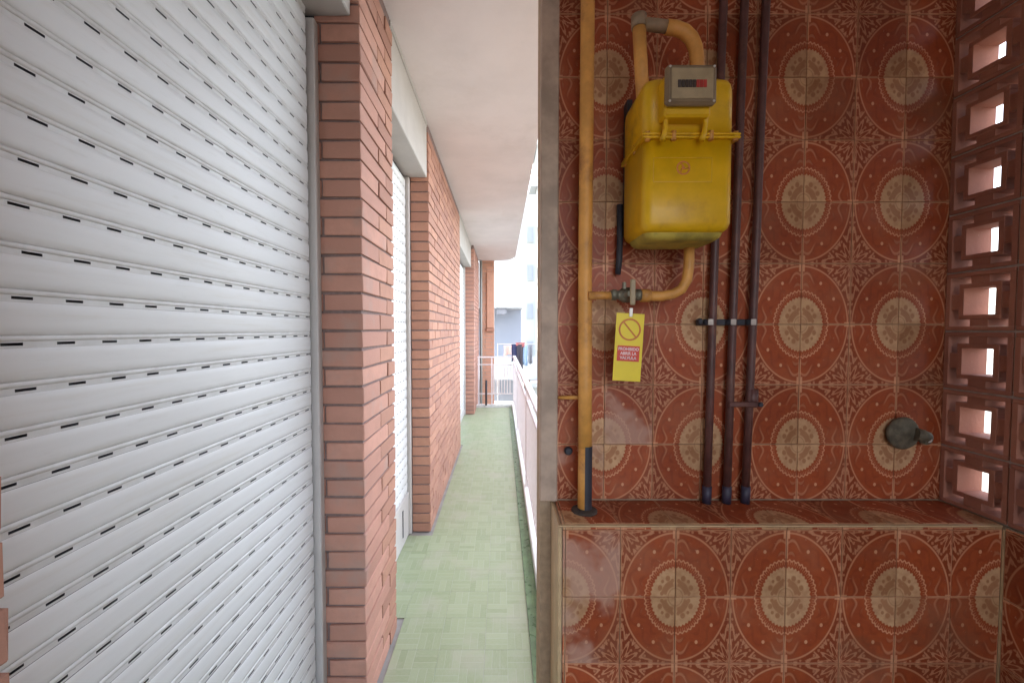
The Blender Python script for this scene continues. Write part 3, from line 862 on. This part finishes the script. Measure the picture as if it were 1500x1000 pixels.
text('PROHIBIDO', tg, 0, -.110, .0125, M['white_print'], -.0025, xs=.92)
text('ABRIR LA', tg, 0, -.123, .0125, M['white_print'], -.0025, xs=.92)
text('VALVULA', tg, 0, -.136, .0125, M['white_print'], -.0025, xs=.92)

# riser pipe
rp = thing('gas_riser_pipe', 'thick ochre gas pipe running from ceiling to ledge left of the meter', 'pipe', tuple(px(856, 745, 1.275)))
L6 = rp.location
top = px(861, 0, 1.285); top2 = px(861, -140, 1.285)
mid = px(857, 400, 1.283); low = px(857, 655, 1.28); bot = px(856, 746, 1.275)
MB().tube([p - L6 for p in (top2, top, px(859, 200, 1.284), mid, px(857, 560, 1.281), low)], .0215, 20).build('pipe', M['pipe_yellow'], rp)
MB().tube([low - L6, bot - L6], .0215, 20).build('pipe_foot', M['pipe_yellow'], rp)
# dark stained strip on the foot, laid on as a thin shell
mb = MB(); n = 16
for i, (yy) in enumerate((652, 746)):
    c_ = px(857 if i == 0 else 856, yy, 1.28 if i == 0 else 1.275)
    for k in range(9):
        t = R(-100 + k * 10); r_ = .0228
        mb.v.append(tuple(c_ + Vector((r_ * math.cos(t), r_ * math.sin(t), 0)) - L6))
for k in range(8): mb.face([k, k + 1, k + 10, k + 9], smooth=True)
mb.build('dark_stain', M['black'], rp)
rg = [( .0225, .0), (.040, .0), (.038, .006), (.030, .009), (.0225, .010)]
mb = MB().lathe([(.041, 0), (.039, .005), (.031, .009), (.0225, .011)], (bot.x - L6.x, bot.y - L6.y, PZ + .0005 - L6.z), 'Z', 22)
for i, v in enumerate(mb.v): mb.v[i] = (v[0] + random.uniform(-.002, .002), v[1] + random.uniform(-.002, .002), v[2])
mb.build('floor_ring', M['dark_ring'], rp)
MB().tube([px(818, 582, 1.34) - L6, px(850, 582, 1.30) - L6], .006, 8).build('pipe_tie', M['pipe_yellow'], rp)
MB().lathe([(.013, 0), (.014, .01), (.009, .018)], px(832, 659, 1.353), 'Y', 14).build('wall_plug', M['black'], label='small black plug on the tiles left of the ochre riser pipe', cat='plug')

# three dark pipes
lab = ['leftmost of the three dark brown pipes, passing right behind the meter', 'middle one of the three dark brown pipes on the tiled wall', 'rightmost of the three dark brown pipes on the tiled wall']
QP = 1.335
tops, bots = (1059.5, 1091, 1122.5), (1035, 1064, 1091.5)
for i in range(3):
    b_ = px(bots[i], 736, QP); t_ = px(tops[i], 0, QP)
    o_ = thing('water_pipe', lab[i], 'pipe', tuple(b_), 'dark pipes on the tiled wall')
    d_ = (t_ - b_); P_ = [b_ + d_ * k for k in (0.03, .25, .5, .75, 1.0, 1.27)]
    P_ = [p + Vector((random.uniform(-.0012, .0012), 0, 0)) for p in P_]
    P_ = [p for p in P_ if p.z < ZC - .003]
    if P_[-1].z < ZC - .02: P_.append(P_[-1] + d_.normalized() * (ZC - .004 - P_[-1].z))
    MB().tube([p - b_ for p in P_], .0122, 14).build('pipe', M['pipe_dark'], o_)
    zz = Vector((0, 0, PZ + .0005 - b_.z))
    MB().tube([zz + Vector((-.0005, 0, 0)), d_ * .035], .0142, 14).build('blue_sleeve', M['pipe_blue'], o_)
    if i == 2:
        c_ = px(1102, 582, QP) - b_
        MB().tube([c_ + Vector((0, 0, .028)), c_ + Vector((0, 0, -.03))], .0175, 8).build('coupling', M['pipe_dark'], o_)
# upper clamp bar
cbar = thing('pipe_clamp_bar', 'dark bar with three pale clips holding the dark pipes, level with the tag', 'clamp', tuple(px(1064, 472, 1.345)))
L7 = cbar.location
a, b = px(1020, 472, 1.345), px(1109, 472, 1.345)
MB().box(a.x - L7.x, b.x - L7.x, -.004, .006, -.010, .010, b=.002).build('bar', M['black'], cbar)
for xx in (1037, 1070, 1099):
    c_ = px(xx, 472, QP)
    MB().tube([c_ - L7 + Vector((0, 0, .009)), c_ - L7 + Vector((0, 0, -.009))], .0148, 14).build('clip', M['black'], cbar)
    MB().box(c_.x - L7.x - .008, c_.x - L7.x + .009, 1.3165 - L7.y, 1.3195 - L7.y, -.009, .010, b=.001).build('clip_plate', M['steel'], cbar)
MB().lathe([(.010, 0), (.011, .012), (.006, .02)], local(cbar, px(1024, 471, 1.34).x, 1.345, px(1024, 471, 1.34).z), 'Y', 10).build('screw_head', M['black'], cbar)
cb2 = thing('lower_pipe_clamp', 'short dark clamp across the two right dark pipes, below the clip bar', 'clamp', tuple(px(1094, 592, 1.32)))
L8 = cb2.location
a, b = px(1068, 592, 1.317), px(1118, 592, 1.317)
MB().box(a.x - L8.x, b.x - L8.x, -.005, .003, -.008, .008, b=.002).build('bar', M['pipe_dark'], cb2)
put('bolt', MB().lathe([(.007, 0), (.007, .008)], (0, 0, 0), 'Y', 6).mesh('bolt', M['black']), cb2, (b.x - L8.x - .012, -.005, 0))
# dark stub pipe below left of the meter
o_ = px(905, 398, 1.33)
MB().tube([px(908, 300, 1.335) - o_, px(908, 350, 1.335) - o_, px(907, 380, 1.335) - o_, px(905, 402, 1.335) - o_], [.010, .010, .0105, .009], 12).build('stub_pipe', M['black'], loc=tuple(o_), label='thin black pipe ending behind the lower left edge of the meter', cat='pipe')

# green tap valve near the lattice
tv = thing('wall_tap', 'round greenish metal tap low on the tiles next to the lattice', 'tap', tuple(px(1322, 634, 1.345)))
MB().lathe([(.050, -.008), (.054, .002), (.050, .008), (.040, .010), (.022, .010), (.016, .013), (.010, .014)], (0, 0, 0), 'Y', 26).build('round_cover', M['verdigris'], tv)
a = px(1356, 641, 1.328) - tv.location
MB().tube([Vector((.03, -.012, 0)), Vector((.05, -.016, -.004)), a], [.021, .02, .021], 12).build('arm', M['verdigris'], tv)
MB().lathe([(.018, -.01), (.022, -.006), (.022, .004), (.014, .008)], a, 'Y', 16).build('spout_end', M['verdigris'], tv)
MB().lathe([(.008, .0), (.008, .005)], a + Vector((0, -.0085, -.004)), 'Y', 10).build('screw', M['steel'], tv)

# cable off the ceiling edge
MB().tube([(.255, 3.64, ZC + .01), (.262, 3.64, 2.765), (.35, 3.66, 2.74), (.9, 3.75, 2.78), (3.2, 4.1, 3.1)], .004, 6).build('cable', M['black'], label='thin dark cable leaving the ceiling edge towards the courtyard', cat='cable')

# ------------------------------------------------------------------ courtyard buildings
def facade(t, xs, zs, y, mat_frame='ext_shade'):
    for x in xs:
        for z in zs:
            f = MB().box(x - .5, x + .5, y - .03, y + .02, z - .65, z + .65).build('window', M['ext_cream'], t)
            MB().box(x - .42, x + .42, y - .034, y - .031, z - .57, z + .57).build('pane', M['glass'], f)
nb = thing('neighbour_block', 'white rendered block jutting out beyond the end of the corridor', 'building', (0, 14, 0))
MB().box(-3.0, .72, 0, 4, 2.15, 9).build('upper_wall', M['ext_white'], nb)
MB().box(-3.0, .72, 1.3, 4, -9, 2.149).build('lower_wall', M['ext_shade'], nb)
MB().box(-3.0, 1.2, -.9, 1.29, -.2, -.05).build('terrace_slab', M['ext_white'], nb)
MB().box(-3.0, 1.2, -.9, -.8, -.049, .55).build('parapet', M['ext_white'], nb)
MB().box(-.18, .16, 12.9 - 14 + 1.2, 13.25 - 14 + 1.2, 1.93, 2.14, b=.01).build('air_conditioner', M['cl_grey'], label='dark boxy unit hanging under the white block beyond the corridor', cat='air conditioner', loc=(0, 14, 0))
tb = thing('tower_block', 'tall pale block of flats in the haze at the right of the gap', 'building', (3.5, 26, 0))
MB().box(-1.25, 5, 0, 8, -9, 16).build('wall', M['ext_cream'], tb)
for k in range(8):
    z = -5 + k * 2.6
    f = MB().box(-1.7, -1.26, .3, 3.3, z - .1, z).build('balcony', M['ext_white'], tb)
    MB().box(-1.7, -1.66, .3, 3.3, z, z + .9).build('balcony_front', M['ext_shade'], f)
facade(tb, (-.4, 1.2, 2.8), [-4 + k * 2.6 for k in range(7)], -.02)
t2 = thing('narrow_block', 'narrow white building with small windows behind the laundry', 'building', (1.35, 19, 0))
MB().box(-.55, .25, 0, 5, -9, 7.6).build('wall', M['ext_white'], t2)
for k in range(5):
    f = MB().box(-.2, .12, -.04, 0.01, -1.6 + k * 1.75, -1.2 + k * 1.75 + .35).build('window', M['ext_cream'], t2)
    MB().box(-.16, .08, -.05, -.041, -1.55 + k * 1.75, -.9 + k * 1.75).build('pane', M['ext_shade'], f)
low_ = thing('low_roof_building', 'low building with terracotta roof and white ledges below the railing', 'building', (1.9, 12.5, 0))
MB().box(-.95, 3, 0, 6, -9, -.35).build('wall', M['ext_cream'], low_)
MB().box(-1.0, 3.05, -.1, .5, -.349, -.2).build('ledge', M['ext_white'], low_)
MB().box(-1.0, 3.05, 2.5, 3.0, -.349, .25).build('parapet', M['ext_white'], low_)
MB().box(-1.0, 3.05, .55, 2.45, -.349, -.3).build('roof', M['ext_roof'], low_)
fo = thing('facing_block', 'pale facade across the courtyard, seen through the lattice holes', 'building', (12, 2, 0))
MB().box(0, 6, -14, 18, -9, 2).build('wall', M['ext_cream'], fo)  # top kept low for more sky and less bounce in the corridor
for k in range(7):
    for z in (-6, -3, 0):
        f = MB().box(-.04, .01, -11 + k * 4, -9.6 + k * 4, z - .7, z + .7).build('window', M['ext_cream'], fo)
        MB().box(-.05, -.041, -10.9 + k * 4, -9.7 + k * 4, z - .6, z + .6).build('pane', M['glass'], f)

# laundry
def garment(x, w_, z0, z1, mat, label):
    mb = MB(); nx, nz = 8, 6
    for k in range(2):
        for j in range(nz + 1):
            for i in range(nx + 1):
                u_ = i / nx; v_ = j / nz
                wob = .03 * math.sin(u_ * 9 + x * 20) * (.3 + v_)
                sx = 1 - .12 * math.sin(v_ * 3.1)
                mb.v.append(((u_ - .5) * w_ * sx, wob + k * .012, (z0 - z1) * -0 - v_ * (z1 - z0) - .02 * math.sin(u_ * 5 + x * 7) * v_))
    W_ = nx + 1; H_ = (nz + 1) * W_
    for j in range(nz):
        for i in range(nx):
            a = j * W_ + i
            mb.face([a, a + 1, a + W_ + 1, a + W_], smooth=True); mb.face([a + H_, a + W_ + H_, a + W_ + 1 + H_, a + 1 + H_], smooth=True)
    for i in range(nx):
        mb.face([i, i + H_, i + 1 + H_, i + 1]); a = nz * W_ + i; mb.face([a, a + 1, a + 1 + H_, a + H_])
    for j in range(nz):
        a = j * W_; mb.face([a, a + W_, a + W_ + H_, a + H_]); a += nx; mb.face([a, a + H_, a + W_ + H_, a + W_])
    mb.build('garment', M[mat], loc=(x, 11, z1), label=label, cat='garment', group='laundry on the line across the courtyard')
garment(.16, .22, .72, .98, 'cl_pink', 'faded pinkish cloth at the left end of the laundry line')
garment(.34, .16, .55, 1.02, 'cl_navy', 'navy garment second from the left on the laundry line')
garment(.49, .18, .20, 1.0, 'cl_black', 'longest black garment in the middle of the laundry line')
garment(.63, .14, .45, .98, 'cl_ltblue', 'light blue garment right of the long black one')
garment(.77, .12, .5, 1.0, 'cl_grey', 'grey garment at the right end of the laundry line')
garment(.50, .26, .96, 1.06, 'cl_red', 'short red cloth folded over the top of the laundry line')
ll = thing('laundry_line', 'thin line holding the washing beyond the end of the railing', 'clothes line', (.5, 11, 1.0))
MB().tube([(-.6, .005, .02), (.7, .005, .02)], .006, 6).build('line', M['steel'], ll)
MB().box(.68, .70, -.01, .02, -1.6, .04).build('support', M['steel'], ll)
MB().box(-.62, -.60, -.01, .02, -1.6, .04).build('support', M['steel'], ll)
MB().box(-.8, .9, -.4, .5, -1.75, -1.6).box(-.8, .9, -.4, .5, -10, -1.751).build('terrace_wall', M['ext_white'], ll)
